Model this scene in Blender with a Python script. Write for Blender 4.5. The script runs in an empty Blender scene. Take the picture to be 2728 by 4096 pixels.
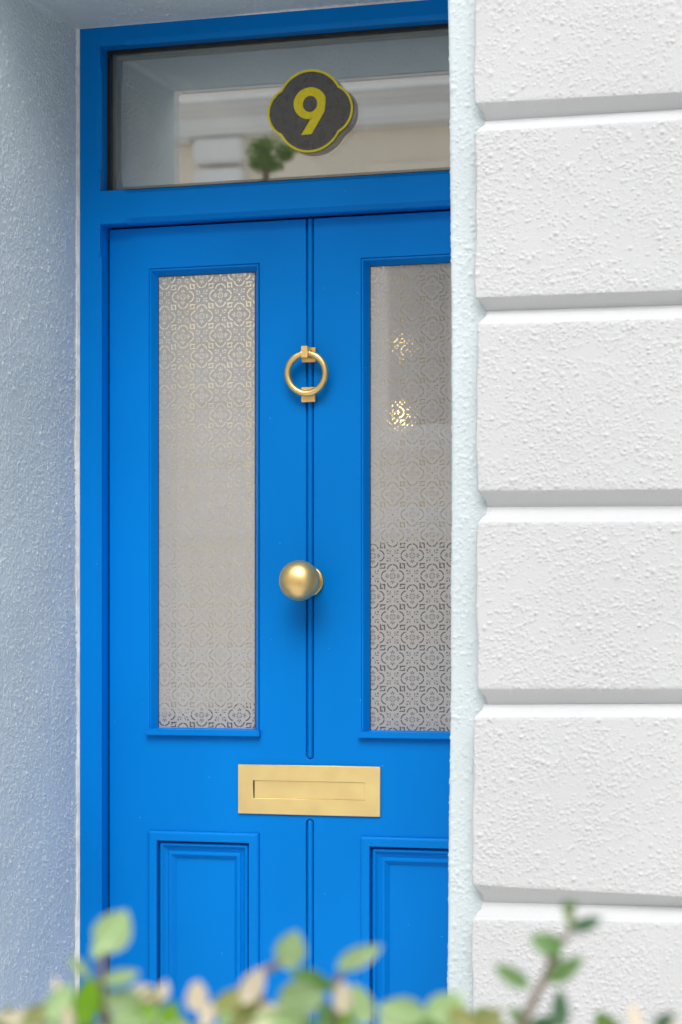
import bpy, bmesh, math, random
import numpy as np
from mathutils import Vector, Matrix
from mathutils.geometry import delaunay_2d_cdt

random.seed(9); rng = np.random.default_rng(9)
S = bpy.context.scene
COL = S.collection

# ------------------------------------------------------------------ camera
F_PX, U0, VH = 9150.0, 1364.0, 2533.0          # focal length, principal column and horizon row in photograph pixels
TH = math.radians(17.1)
CAM = Vector((1.416, -4.383, 1.14))
FWD = Vector((-math.sin(TH), math.cos(TH), 0)); RGT = Vector((math.cos(TH), math.sin(TH), 0)); UP = Vector((0, 0, 1))
cd = bpy.data.cameras.new('camera'); cam = bpy.data.objects.new('camera', cd); COL.objects.link(cam)
cam.location = CAM; cam.rotation_euler = (math.radians(90), 0, TH)
cd.sensor_fit = 'HORIZONTAL'; cd.sensor_width = 24.0; cd.lens = F_PX * 24 / 2728
cd.shift_y = (VH - 2048) / 2728
cd.clip_start = 0.05; cd.clip_end = 500
cd.dof.use_dof = True; cd.dof.focus_distance = 4.32; cd.dof.aperture_fstop = 6.0; cd.dof.aperture_blades = 0
S.camera = cam

# ------------------------------------------------------------------ sky and sun
W = bpy.data.worlds.new('World'); S.world = W; W.use_nodes = True
wn = W.node_tree; bg = wn.nodes['Background']
sky = wn.nodes.new('ShaderNodeTexSky'); sky.sky_type = 'NISHITA'; sky.sun_disc = False
sky.sun_elevation = math.radians(50); sky.sun_rotation = math.radians(171)
sky.air_density = 1.0; sky.dust_density = 6.0; sky.ozone_density = 1.0
hs = wn.nodes.new('ShaderNodeHueSaturation'); hs.inputs['Saturation'].default_value = 0.5
veil = wn.nodes.new('ShaderNodeMix'); veil.data_type = 'RGBA'; veil.inputs[0].default_value = 0.55     # even cloud veil over the clear sky
veil.inputs[7].default_value = (5.4, 5.6, 6.0, 1)
wn.links.new(sky.outputs[0], hs.inputs['Color']); wn.links.new(hs.outputs[0], veil.inputs[6]); wn.links.new(veil.outputs[2], bg.inputs[0])
bg.inputs[1].default_value = 0.15
sl = bpy.data.lights.new('sun', 'SUN'); so = bpy.data.objects.new('sun', sl); COL.objects.link(so)
sl.energy = 1.0; sl.angle = math.radians(36); sl.color = (1.0, 0.985, 0.965)
so.rotation_euler = (math.radians(40), 0, math.radians(9)); so.location = (0, -9, 12)
S.view_settings.view_transform = 'Standard'; S.view_settings.look = 'None'
S.view_settings.exposure = 0.58; S.view_settings.gamma = 1.0
S.render.engine = 'CYCLES'
S.cycles.use_denoising = True; S.cycles.use_adaptive_sampling = True; S.cycles.adaptive_threshold = 0.02
S.cycles.max_bounces = 7; S.cycles.diffuse_bounces = 4; S.cycles.glossy_bounces = 3; S.cycles.transparent_max_bounces = 24
S.cycles.caustics_reflective = False; S.cycles.caustics_refractive = False

def at(u, v, d):                       # point at depth d in front of the camera
    return CAM + FWD * d + RGT * ((u - U0) / F_PX * d) + UP * ((VH - v) / F_PX * d)
def on(u, v, y):                       # point on the plane y = const
    a = TH - math.atan((u - U0) / F_PX); Y = y - CAM.y; X = CAM.x - Y * math.tan(a)
    d = -(X - CAM.x) * math.sin(TH) + Y * math.cos(TH)
    return X, CAM.z + (VH - v) * d / F_PX

# ------------------------------------------------------------------ materials
def mat(name, color, rough=0.5, metal=0.0, spec=0.5, var=None, bump=None, coat=0.0):
    """var=(scale, amount, (sx,sy,sz)) mottles the colour; bump=[(kind, scale, distance, stretch)]"""
    m = bpy.data.materials.new(name); m.use_nodes = True
    nt = m.node_tree; p = nt.nodes['Principled BSDF']
    p.inputs['Base Color'].default_value = (*color, 1); p.inputs['Roughness'].default_value = rough
    p.inputs['Metallic'].default_value = metal; p.inputs['Specular IOR Level'].default_value = spec
    p.inputs['Coat Weight'].default_value = coat
    tc = nt.nodes.new('ShaderNodeTexCoord')
    def noise(scale, stretch=(1, 1, 1), detail=2.0, kind='noise'):
        mp = nt.nodes.new('ShaderNodeMapping'); mp.inputs['Scale'].default_value = stretch
        nt.links.new(tc.outputs['Object'], mp.inputs[0])
        if kind == 'voronoi':
            n = nt.nodes.new('ShaderNodeTexVoronoi'); n.feature = 'F1'; n.inputs['Scale'].default_value = scale
            nt.links.new(mp.outputs[0], n.inputs['Vector'])
            inv = nt.nodes.new('ShaderNodeMath'); inv.operation = 'SUBTRACT'; inv.inputs[0].default_value = 1.0
            nt.links.new(n.outputs['Distance'], inv.inputs[1]); return inv.outputs[0]
        n = nt.nodes.new('ShaderNodeTexNoise'); n.inputs['Scale'].default_value = scale; n.inputs['Detail'].default_value = detail
        nt.links.new(mp.outputs[0], n.inputs['Vector']); return n.outputs['Fac']
    if var:
        sc, am, st = var
        f = noise(sc, st)
        mr = nt.nodes.new('ShaderNodeMapRange'); mr.inputs['From Min'].default_value = 0.3; mr.inputs['From Max'].default_value = 0.7
        mr.inputs['To Min'].default_value = 1 - am; mr.inputs['To Max'].default_value = 1 + am
        nt.links.new(f, mr.inputs[0])
        mx = nt.nodes.new('ShaderNodeMix'); mx.data_type = 'RGBA'; mx.blend_type = 'MULTIPLY'; mx.inputs[0].default_value = 1
        mx.inputs[6].default_value = (*color, 1)
        nt.links.new(mr.outputs[0], mx.inputs[7]); nt.links.new(mx.outputs[2], p.inputs['Base Color'])
        rr = nt.nodes.new('ShaderNodeMapRange'); rr.inputs['To Min'].default_value = rough * 0.8; rr.inputs['To Max'].default_value = rough * 1.2
        nt.links.new(f, rr.inputs[0]); nt.links.new(rr.outputs[0], p.inputs['Roughness'])
    prev = None
    for kind, sc, dist, st in (bump or []):
        b = nt.nodes.new('ShaderNodeBump'); b.inputs['Distance'].default_value = dist; b.inputs['Strength'].default_value = 1.0
        nt.links.new(noise(sc, st, kind=kind), b.inputs['Height'])
        if prev: nt.links.new(prev, b.inputs['Normal'])
        prev = b.outputs[0]
    if prev: nt.links.new(prev, p.inputs['Normal'])
    return m

def glass_mat(name, tint=(1, 1, 1), floor=0.0, rough=0.0):
    m = bpy.data.materials.new(name); m.use_nodes = True; nt = m.node_tree
    for n in list(nt.nodes): nt.nodes.remove(n)
    out = nt.nodes.new('ShaderNodeOutputMaterial'); mix = nt.nodes.new('ShaderNodeMixShader')
    tr = nt.nodes.new('ShaderNodeBsdfTransparent'); tr.inputs[0].default_value = (*tint, 1)
    gl = nt.nodes.new('ShaderNodeBsdfGlossy'); gl.inputs['Roughness'].default_value = rough
    fr = nt.nodes.new('ShaderNodeLayerWeight'); fr.inputs[0].default_value = 0.5
    pw = nt.nodes.new('ShaderNodeMath'); pw.operation = 'POWER'; pw.inputs[1].default_value = 5.0
    ad = nt.nodes.new('ShaderNodeMapRange'); ad.inputs['To Min'].default_value = floor; ad.inputs['To Max'].default_value = 1.0
    nt.links.new(fr.outputs['Facing'], pw.inputs[0]); nt.links.new(pw.outputs[0], ad.inputs[0]); nt.links.new(ad.outputs[0], mix.inputs[0])
    nt.links.new(tr.outputs[0], mix.inputs[1]); nt.links.new(gl.outputs[0], mix.inputs[2]); nt.links.new(mix.outputs[0], out.inputs[0])
    return m

M = {}
M['blue'] = mat('blue_gloss_paint', (0.0003, 0.198, 0.64), 0.33, spec=0.09, var=(2.2, 0.14, (1, 1, 0.5)),
                bump=[('noise', 9, 0.0006, (1, 1, 0.12)), ('noise', 160, 0.00006, (1, 1, 1))])
def add_specks(m, scale, size, color):
    nt = m.node_tree; p = nt.nodes['Principled BSDF']; src = p.inputs['Base Color'].links[0].from_socket
    tc = nt.nodes.new('ShaderNodeTexCoord'); v = nt.nodes.new('ShaderNodeTexVoronoi'); v.inputs['Scale'].default_value = scale
    nt.links.new(tc.outputs['Object'], v.inputs['Vector'])
    c = nt.nodes.new('ShaderNodeMath'); c.operation = 'LESS_THAN'; c.inputs[1].default_value = size; nt.links.new(v.outputs['Distance'], c.inputs[0])
    mx = nt.nodes.new('ShaderNodeMix'); mx.data_type = 'RGBA'; mx.inputs[7].default_value = (*color, 1)
    nt.links.new(c.outputs[0], mx.inputs[0]); nt.links.new(src, mx.inputs[6]); nt.links.new(mx.outputs[2], p.inputs['Base Color'])
add_specks(M['blue'], 26, 0.021, (0.22, 0.46, 0.78))       # dust caught in the paint
M['white_stucco'] = mat('white_stucco', (0.60, 0.615, 0.63), 0.75, spec=0.3, var=(2.0, 0.03, (1, 1, 1)),
                bump=[('noise', 420, 0.0010, (1, 1, 1.6))])
M['blue_stucco'] = mat('pale_blue_stucco', (0.605, 0.685, 0.715), 0.40, spec=0.3, var=(3.0, 0.05, (1, 1, 1)),
                bump=[('noise', 450, 0.0010, (1, 1, 1))])
M['sealant'] = mat('sealant', (0.80, 0.77, 0.72), 0.6, var=(40, 0.15, (1, 1, 1)), bump=[('noise', 90, 0.0008, (1, 1, 1))])
M['brass'] = mat('satin_brass', (0.93, 0.66, 0.27), 0.40, metal=1.0, var=(14, 0.07, (0.5, 1, 1)), bump=[('noise', 500, 0.00002, (0.05, 1, 1))])
M['brass_plate'] = mat('brushed_brass_plate', (1.0, 0.77, 0.35), 0.50, metal=1.0, var=(16, 0.045, (1, 1, 1.4)), bump=[('noise', 600, 0.00003, (0.03, 1, 1))])
M['black'] = mat('black_rubber', (0.012, 0.012, 0.013), 0.5)
M['spacer'] = mat('glazing_spacer', (0.20, 0.21, 0.17), 0.5)
M['sign_black'] = mat('sign_black', (0.10, 0.096, 0.092), 0.28, var=(60, 0.08, (1, 1, 1)), bump=[('noise', 350, 0.00008, (1, 1, 1))])
M['sign_yellow'] = mat('sign_yellow', (0.88, 0.72, 0.014), 0.4, var=(120, 0.08, (1, 1, 1)))
M['fan_glass'] = glass_mat('fanlight_glass', (0.96, 0.97, 0.96), 0.15)
M['fan_inner'] = glass_mat('fanlight_inner_glass', (0.9, 0.92, 0.9), 0.80)
M['door_glass'] = glass_mat('door_glass', (0.97, 0.98, 0.97), 0.075)
def film_mat():
    m = bpy.data.materials.new('frosted_film'); m.use_nodes = True; nt = m.node_tree
    for n in list(nt.nodes): nt.nodes.remove(n)
    out = nt.nodes.new('ShaderNodeOutputMaterial'); mix = nt.nodes.new('ShaderNodeMixShader'); mix.inputs[0].default_value = 0.22
    d = nt.nodes.new('ShaderNodeBsdfDiffuse'); d.inputs[0].default_value = (0.72, 0.675, 0.695, 1)
    t = nt.nodes.new('ShaderNodeBsdfTranslucent'); t.inputs[0].default_value = (0.8, 0.78, 0.75, 1)
    nt.links.new(d.outputs[0], mix.inputs[1]); nt.links.new(t.outputs[0], mix.inputs[2]); nt.links.new(mix.outputs[0], out.inputs[0])
    return m
M['film'] = film_mat()
def obscure_mat():
    m = bpy.data.materials.new('obscure_glass'); m.use_nodes = True; nt = m.node_tree
    for n in list(nt.nodes): nt.nodes.remove(n)
    out = nt.nodes.new('ShaderNodeOutputMaterial'); r = nt.nodes.new('ShaderNodeBsdfRefraction')
    r.inputs['IOR'].default_value = 1.04; r.inputs['Roughness'].default_value = 0.05; r.inputs['Color'].default_value = (0.96, 0.97, 0.95, 1)
    tc = nt.nodes.new('ShaderNodeTexCoord'); v = nt.nodes.new('ShaderNodeTexVoronoi'); v.inputs['Scale'].default_value = 150
    mp = nt.nodes.new('ShaderNodeMapping'); mp.inputs['Rotation'].default_value = (0, math.radians(45), 0); nt.links.new(tc.outputs['Object'], mp.inputs[0]); nt.links.new(mp.outputs[0], v.inputs['Vector'])
    v.inputs['Randomness'].default_value = 0.25
    b = nt.nodes.new('ShaderNodeBump'); b.inputs['Distance'].default_value = 0.0016; nt.links.new(v.outputs['Distance'], b.inputs['Height']); nt.links.new(b.outputs[0], r.inputs['Normal'])
    nt.links.new(r.outputs[0], out.inputs[0]); return m
M['obscure'] = obscure_mat()
M['hall'] = mat('hall_cream_wall', (0.72, 0.66, 0.56), 0.7)
M['hall_dark'] = mat('hall_dark_wood', (0.11, 0.085, 0.07), 0.4)
M['hall_floor'] = mat('hall_floor', (0.12, 0.08, 0.05), 0.4)
M['cream'] = mat('cream_render', (0.88, 0.78, 0.655), 0.8, var=(1.5, 0.04, (1, 1, 1)))
M['lilac_white'] = mat('white_render', (0.86, 0.85, 0.86), 0.8, var=(2.0, 0.04, (1, 1, 1)))
M['roof'] = mat('slate_roof', (0.08, 0.085, 0.10), 0.6)
M['asphalt'] = mat('asphalt', (0.055, 0.055, 0.057), 0.85, var=(30, 0.2, (1, 1, 1)))
M['setts'] = mat('granite_setts', (0.45, 0.44, 0.41), 0.8, var=(9, 0.15, (1, 1, 1)), bump=[('voronoi', 8, 0.02, (1, 1, 1))])
M['paving'] = mat('paving', (0.62, 0.60, 0.56), 0.8, var=(6, 0.12, (1, 1, 1)))
M['stone'] = mat('pale_stone', (0.70, 0.68, 0.64), 0.7, var=(9, 0.1, (1, 1, 1)))
M['soil'] = mat('soil', (0.07, 0.05, 0.035), 0.95, var=(12, 0.3, (1, 1, 1)))
M['bark'] = mat('bark', (0.20, 0.14, 0.10), 0.8, var=(30, 0.2, (1, 1, 1)))
M['stem'] = mat('purple_green_stem', (0.20, 0.15, 0.11), 0.6)
M['win_glass'] = mat('dark_window_glass', (0.02, 0.025, 0.03), 0.05)
def leaf_mat(name, c, t):
    m = bpy.data.materials.new(name); m.use_nodes = True; nt = m.node_tree
    p = nt.nodes['Principled BSDF']; p.inputs['Roughness'].default_value = 0.38
    tc = nt.nodes.new('ShaderNodeTexCoord'); sp = nt.nodes.new('ShaderNodeSeparateXYZ'); nt.links.new(tc.outputs['Object'], sp.inputs[0])
    ab = nt.nodes.new('ShaderNodeMath'); ab.operation = 'ABSOLUTE'; nt.links.new(sp.outputs['Y'], ab.inputs[0])
    mr = nt.nodes.new('ShaderNodeMapRange'); mr.inputs['From Min'].default_value = 0.012; mr.inputs['From Max'].default_value = 0.05
    mr.inputs['To Min'].default_value = 1.55; mr.inputs['To Max'].default_value = 0.95; nt.links.new(ab.outputs[0], mr.inputs[0])
    oi = nt.nodes.new('ShaderNodeObjectInfo'); r = nt.nodes.new('ShaderNodeMapRange'); r.inputs['To Min'].default_value = 0.75; r.inputs['To Max'].default_value = 1.25; nt.links.new(oi.outputs['Random'], r.inputs[0])
    nz = nt.nodes.new('ShaderNodeTexNoise'); nz.inputs['Scale'].default_value = 7; nt.links.new(tc.outputs['Object'], nz.inputs['Vector'])
    m2 = nt.nodes.new('ShaderNodeMath'); m2.operation = 'MULTIPLY'; nt.links.new(mr.outputs[0], m2.inputs[0]); nt.links.new(r.outputs[0], m2.inputs[1])
    m3 = nt.nodes.new('ShaderNodeMapRange'); m3.inputs['To Min'].default_value = 0.6; m3.inputs['To Max'].default_value = 1.4; nt.links.new(nz.outputs['Fac'], m3.inputs[0])
    m4 = nt.nodes.new('ShaderNodeMath'); m4.operation = 'MULTIPLY'; nt.links.new(m2.outputs[0], m4.inputs[0]); nt.links.new(m3.outputs[0], m4.inputs[1])
    mx = nt.nodes.new('ShaderNodeMix'); mx.data_type = 'RGBA'; mx.blend_type = 'MULTIPLY'; mx.inputs[0].default_value = 1; mx.inputs[6].default_value = (*c, 1)
    nt.links.new(m4.outputs[0], mx.inputs[7]); nt.links.new(mx.outputs[2], p.inputs['Base Color'])
    out = nt.nodes['Material Output']; mix = nt.nodes.new('ShaderNodeMixShader'); mix.inputs[0].default_value = 0.4
    tr = nt.nodes.new('ShaderNodeBsdfTranslucent'); tr.inputs[0].default_value = (*t, 1)
    nt.links.new(p.outputs[0], mix.inputs[1]); nt.links.new(tr.outputs[0], mix.inputs[2]); nt.links.new(mix.outputs[0], out.inputs[0])
    return m
M['leaf_pale'] = leaf_mat('leaf_pale', (0.30, 0.44, 0.20), (0.38, 0.54, 0.21))
M['leaf_green'] = leaf_mat('leaf_green', (0.10, 0.22, 0.06), (0.20, 0.38, 0.05))
M['leaf_lime'] = leaf_mat('leaf_lime', (0.14, 0.30, 0.012), (0.26, 0.50, 0.008))
M['leaf_dark'] = leaf_mat('leaf_dark', (0.05, 0.12, 0.06), (0.08, 0.20, 0.06))
M['leaf_olive'] = leaf_mat('leaf_olive', (0.24, 0.26, 0.08), (0.34, 0.36, 0.08))
M['leaf_dry'] = leaf_mat('leaf_dry', (0.80, 0.70, 0.54), (0.72, 0.62, 0.42))

# ------------------------------------------------------------------ builders
def tag(o, label=None, cat=None, group=None, kind=None):
    if label: o['label'] = label
    if cat: o['category'] = cat
    if group: o['group'] = group
    if kind: o['kind'] = kind
    return o
def empty(name, loc=(0, 0, 0)):
    o = bpy.data.objects.new(name, None); COL.objects.link(o); o.location = loc; o.empty_display_size = 0.1
    return o
def link(name, me, material, parent=None):
    o = bpy.data.objects.new(name, me); COL.objects.link(o)
    if material is not None and not me.materials: me.materials.append(material)
    if parent:
        o.parent = parent
        o.matrix_parent_inverse = Matrix.Translation(parent_world(parent)).inverted()
    return o
def parent_world(p):
    return p.location.copy() if p.type == 'EMPTY' else Vector((0, 0, 0))
def mesh(name, verts, faces, material, parent=None, smooth=False):
    me = bpy.data.meshes.new(name); me.from_pydata([tuple(v) for v in verts], [], faces); me.update()
    bm = bmesh.new(); bm.from_mesh(me); bmesh.ops.recalc_face_normals(bm, faces=bm.faces); bm.to_mesh(me); bm.free()
    if smooth: me.polygons.foreach_set('use_smooth', [True] * len(me.polygons))
    return link(name, me, material, parent)
def box(name, x0, x1, y0, y1, z0, z1, material, parent=None, bevel=0.0, seg=2):
    bm = bmesh.new(); bmesh.ops.create_cube(bm, size=1)
    for v in bm.verts:
        v.co = ((x0 + x1) / 2 + v.co.x * (x1 - x0), (y0 + y1) / 2 + v.co.y * (y1 - y0), (z0 + z1) / 2 + v.co.z * (z1 - z0))
    if bevel: bmesh.ops.bevel(bm, geom=bm.edges[:], offset=bevel, segments=seg, affect='EDGES')
    me = bpy.data.meshes.new(name); bm.to_mesh(me); bm.free()
    return link(name, me, material, parent)
def fill2d(name, polys, y_front, thick, material, parent=None, bevel=0.0):
    """outlines in (x, z), filled with holes and extruded back from y_front"""
    cu = bpy.data.curves.new('outline', 'CURVE'); cu.dimensions = '2D'; cu.fill_mode = 'BOTH'
    cu.extrude = max(thick / 2 - bevel, 0); cu.bevel_depth = bevel; cu.bevel_resolution = 1; cu.offset = -bevel
    for pl in polys:
        s = cu.splines.new('POLY'); s.points.add(len(pl) - 1)
        for q, (x, z) in zip(s.points, pl): q.co = (x, z, 0, 1)
        s.use_cyclic_u = True
    ob = bpy.data.objects.new('outline', cu); COL.objects.link(ob)
    dg = bpy.context.evaluated_depsgraph_get(); dg.update()
    me = bpy.data.meshes.new_from_object(ob.evaluated_get(dg)); me.name = name
    bpy.data.objects.remove(ob); bpy.data.curves.remove(cu)
    for v in me.vertices:
        x, z, t = v.co; v.co = (x, y_front + thick / 2 - t, z)
    me.materials.clear(); me.update()
    return link(name, me, material, parent)
def frame_loft(name, x0, x1, z0, z1, profile, material, parent=None, skip_bottom=False):
    """profile = [(inset, height in front of the door face)] swept round a rectangle with mitred corners"""
    vs, fs = [], []
    for t, h in profile:
        vs += [(x0 + t, -h, z0 + t), (x1 - t, -h, z0 + t), (x1 - t, -h, z1 - t), (x0 + t, -h, z1 - t)]
    for i in range(len(profile) - 1):
        for k in range(4):
            if skip_bottom and k == 0: continue
            a, b = i * 4 + k, i * 4 + (k + 1) % 4
            fs.append((a, b, b + 4, a + 4))
    return mesh(name, vs, fs, material, parent)
def lathe(name, prof, cx, cz, material, parent=None, n=48):
    """prof = [(radius, y)] turned about an axis that runs out of the door"""
    vs, fs = [], []
    for r, y in prof:
        for k in range(n):
            a = 2 * math.pi * k / n; vs.append((cx + r * math.cos(a), y, cz + r * math.sin(a)))
    for i in range(len(prof) - 1):
        for k in range(n):
            fs.append((i * n + k, i * n + (k + 1) % n, (i + 1) * n + (k + 1) % n, (i + 1) * n + k))
    return mesh(name, vs, fs, material, parent, smooth=True)
def tube(name, pts, radii, material, parent=None, n=8):
    vs, fs = [], []
    for i, p in enumerate(pts):
        p = Vector(p); d = (Vector(pts[min(i + 1, len(pts) - 1)]) - Vector(pts[max(i - 1, 0)])).normalized()
        s = d.cross(Vector((0.3, 0.9, 0.1))).normalized(); t = d.cross(s)
        for k in range(n):
            a = 2 * math.pi * k / n; vs.append(p + (s * math.cos(a) + t * math.sin(a)) * radii[i])
    for i in range(len(pts) - 1):
        for k in range(n):
            fs.append((i * n + k, i * n + (k + 1) % n, (i + 1) * n + (k + 1) % n, (i + 1) * n + k))
    fs.append(tuple(range(n))[::-1]); fs.append(tuple(range((len(pts) - 1) * n, len(pts) * n)))
    return mesh(name, vs, fs, material, parent, smooth=True)

# relief of thrown render: a field of random rounded grains over a slow wave
def relief(us, vs, amp, seed, xmax=None):
    r = np.random.default_rng(seed)
    U, V = np.meshgrid(us, vs, indexing='ij'); H = np.zeros_like(U)
    L, Hh = min(us[-1], xmax or 1e9) - us[0], vs[-1] - vs[0]
    # (grains per square metre, smallest and largest radius, height)
    for dens, r0, r1, am in ((30000, 0.0012, 0.0022, 0.0011), (15000, 0.0018, 0.0030, 0.0019), (1000, 0.0028, 0.0048, 0.0028)):
        n = int(L * Hh * dens * (2.0 if amp > 1.05 and am < 0.0025 else 1.0)); cu = us[0] + r.random(n) * L; cv = vs[0] + r.random(n) * Hh
        # grains crowd in drifts
        keep = (np.sin(cu * 23 + 3 * np.sin(cv * 17 + seed)) * np.sin(cv * 29 + 2 * np.sin(cu * 19)) + 1.25) / 2.25 > r.random(n) * 0.75
        cu, cv = cu[keep], cv[keep]; n = len(cu)
        rad = r0 + (r1 - r0) * r.random(n) ** 1.5; hh = am * amp * (0.45 + 0.8 * r.random(n)); st = 0.85 + 0.3 * r.random(n)
        i0 = np.searchsorted(us, cu - 2.2 * rad * st); i1 = np.searchsorted(us, cu + 2.2 * rad * st)
        j0 = np.searchsorted(vs, cv - 2.2 * rad / st); j1 = np.searchsorted(vs, cv + 2.2 * rad / st)
        for k in range(n):
            a0, a1, b0, b1 = i0[k], i1[k], j0[k], j1[k]
            if a1 <= a0 or b1 <= b0: continue
            du = (us[a0:a1] - cu[k]) / (rad[k] * st[k]); dv = (vs[b0:b1] - cv[k]) * (st[k] / rad[k])
            q = hh[k] * np.exp(-1.2 * du * du)[:, None] * np.exp(-1.2 * dv * dv)[None, :]
            blk = H[a0:a1, b0:b1]; np.maximum(blk, q, out=blk)
    for fr, am in ((3.1, 0.0016), (9.0, 0.0008)):
        p = r.random(4) * 6.28
        H += amp * am * (np.sin(U * fr + p[0] + 1.7 * np.sin(V * fr * 0.8 + p[1])) * np.sin(V * fr * 1.1 + p[2] + np.sin(U * fr + p[3])))
    return H
def grid_mesh(name, P, material, parent, extra=None):
    """P: (nu, nv, 3) array of points"""
    nu, nv, _ = P.shape
    idx = np.arange(nu * nv).reshape(nu, nv)
    f = np.stack([idx[:-1, :-1], idx[1:, :-1], idx[1:, 1:], idx[:-1, 1:]], -1).reshape(-1, 4)
    v = P.reshape(-1, 3)
    if extra is not None:
        ev, ef = extra; f = np.vstack([f, ef]); v = np.vstack([v, ev])
    me = bpy.data.meshes.new(name)
    me.vertices.add(len(v)); me.vertices.foreach_set('co', v.astype(np.float32).ravel())
    me.loops.add(f.size); me.loops.foreach_set('vertex_index', f.astype(np.int32).ravel())
    me.polygons.add(len(f)); me.polygons.foreach_set('loop_start', np.arange(0, f.size, 4, dtype=np.int32))
    me.update(calc_edges=True); me.validate()
    me.polygons.foreach_set('use_smooth', [True] * len(me.polygons))
    return link(name, me, material, parent)

# ================================================================== the setting
GZ = -0.40                                                # pavement level below the threshold
def sheet(name, x0, x1, y0, y1, z, material, kind='structure'):
    o = mesh(name, [(x0, y0, z), (x1, y0, z), (x1, y1, z), (x0, y1, z)], [(0, 1, 2, 3)], material); o['kind'] = kind; return o
sheet('ground', -150, 150, -150, 60, GZ - 0.16, M['paving'])
sheet('road', -120, 120, -9.6, -4.9, GZ - 0.12, M['setts'])
o = box('pavement', -120, 120, -4.9, -2.2, GZ - 0.13, GZ, M['paving']); o['kind'] = 'structure'
o = box('pavement', -120, 120, -12.6, -9.6, GZ - 0.13, GZ, M['paving']); o['kind'] = 'structure'
o = box('garden_path', -0.75, 0.75, -2.19, -0.9, GZ - 0.1, GZ + 0.02, M['paving']); o['kind'] = 'structure'
o = box('hall_floor', -0.78, 0.78, 0.06, 4.0, -0.06, -0.005, M['hall_floor']); o['kind'] = 'structure'
o = box('hall_ceiling', -0.78, 0.78, 0.10, 4.0, 2.62, 2.70, M['hall_floor']); o['kind'] = 'structure'
for nm, a in (('hall_wall', (-0.86, -0.78, 0.10, 4.0, -0.06, 2.7)), ('hall_wall', (0.78, 0.86, 0.10, 4.0, -0.06, 2.7)), ('hall_wall', (-0.86, 0.86, 4.0, 4.1, -0.06, 2.7))):
    o = box(nm, *a, M['hall']); o['kind'] = 'structure'

# ------------------------------------------------------------------ the house front
XL, XR, RV = -0.488, 0.478, -0.51                         # reveals, and the plane of the pale blue band
SOF = 2.386
house = tag(empty('terraced_house', (0, -0.2, GZ)), 'pale blue recessed doorway and white grooved stucco front of the terraced house', 'house')
box('wall_core', -6.0, XL - 0.03, RV + 0.03, 0.30, GZ, 5.4, M['blue_stucco'], house)
box('wall_core', XR + 0.03, 6.0, RV + 0.03, 0.30, GZ, 5.4, M['blue_stucco'], house)
box('wall_core', XL - 0.03, XR + 0.03, RV + 0.03, 0.30, SOF + 0.03, 5.4, M['blue_stucco'], house)
box('roof', -6.2, 6.2, -0.65, 4.6, 5.4, 5.55, M['roof'], house)
box('step', -0.75, 0.75, -0.9, -0.12, GZ, -0.03, M['stone'], house, 0.012)
box('step', XL, XR, -0.12, 0.06, GZ, -0.012, M['stone'], house, 0.006)
# left reveal: a sheet of fine thrown render that rounds into the soffit and the arris
def reveal(name, x_door, x_front, side, seed):
    ys = np.arange(-0.035, RV - 0.001, -0.0015); zs = np.concatenate([np.arange(GZ, 0.35, 0.012), np.arange(0.35, SOF + 0.012, 0.0015)])
    H = relief(-ys, zs, 1.06, seed)
    t = (ys - ys[0]) / (ys[-1] - ys[0]); X = x_door + (x_front - x_door) * t
    P = np.zeros((len(ys), len(zs), 3))
    rc = 0.014; top = np.clip((zs - (SOF - rc)) / rc, 0, 1); rin = rc * (1 - np.sqrt(np.clip(1 - top ** 2, 0, 1)))
    edge = np.clip((t - 0.965) / 0.035, 0, 1); redge = 0.012 * (1 - np.sqrt(np.clip(1 - edge ** 2, 0, 1)))
    fade = np.clip(t / 0.02, 0.0, 1)
    P[..., 0] = X[:, None] + side * (H * fade[:, None] + rin[None, :] * np.clip(t * 2.2 - 0.1, 0.0, 1)[:, None] - redge[:, None])
    P[..., 1] = ys[:, None]; P[..., 2] = zs[None, :]
    return grid_mesh(name, P, M['blue_stucco'], house)
reveal('reveal', XL, XL, 1, 3)
xs = np.arange(XL - 0.002, XR + 0.002, 0.0026); ys = np.arange(-0.035, RV - 0.001, -0.0026)
H = relief(xs, -ys, 1.1, 5)
P = np.zeros((len(xs), len(ys), 3)); P[..., 0] = xs[:, None]; P[..., 1] = ys[None, :]
P[..., 2] = SOF - H
grid_mesh('soffit', P, M['blue_stucco'], house)
# lintel face above the doorway
xs = np.arange(XL - 0.02, 0.60, 0.006); zs = np.arange(SOF - 0.004, 3.3, 0.006)
P = np.zeros((len(xs), len(zs), 3)); P[..., 0] = xs[:, None]; P[..., 2] = zs[None, :]; P[..., 1] = RV - relief(xs, zs, 0.6, 8)
grid_mesh('lintel', P, M['blue_stucco'], house)
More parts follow.
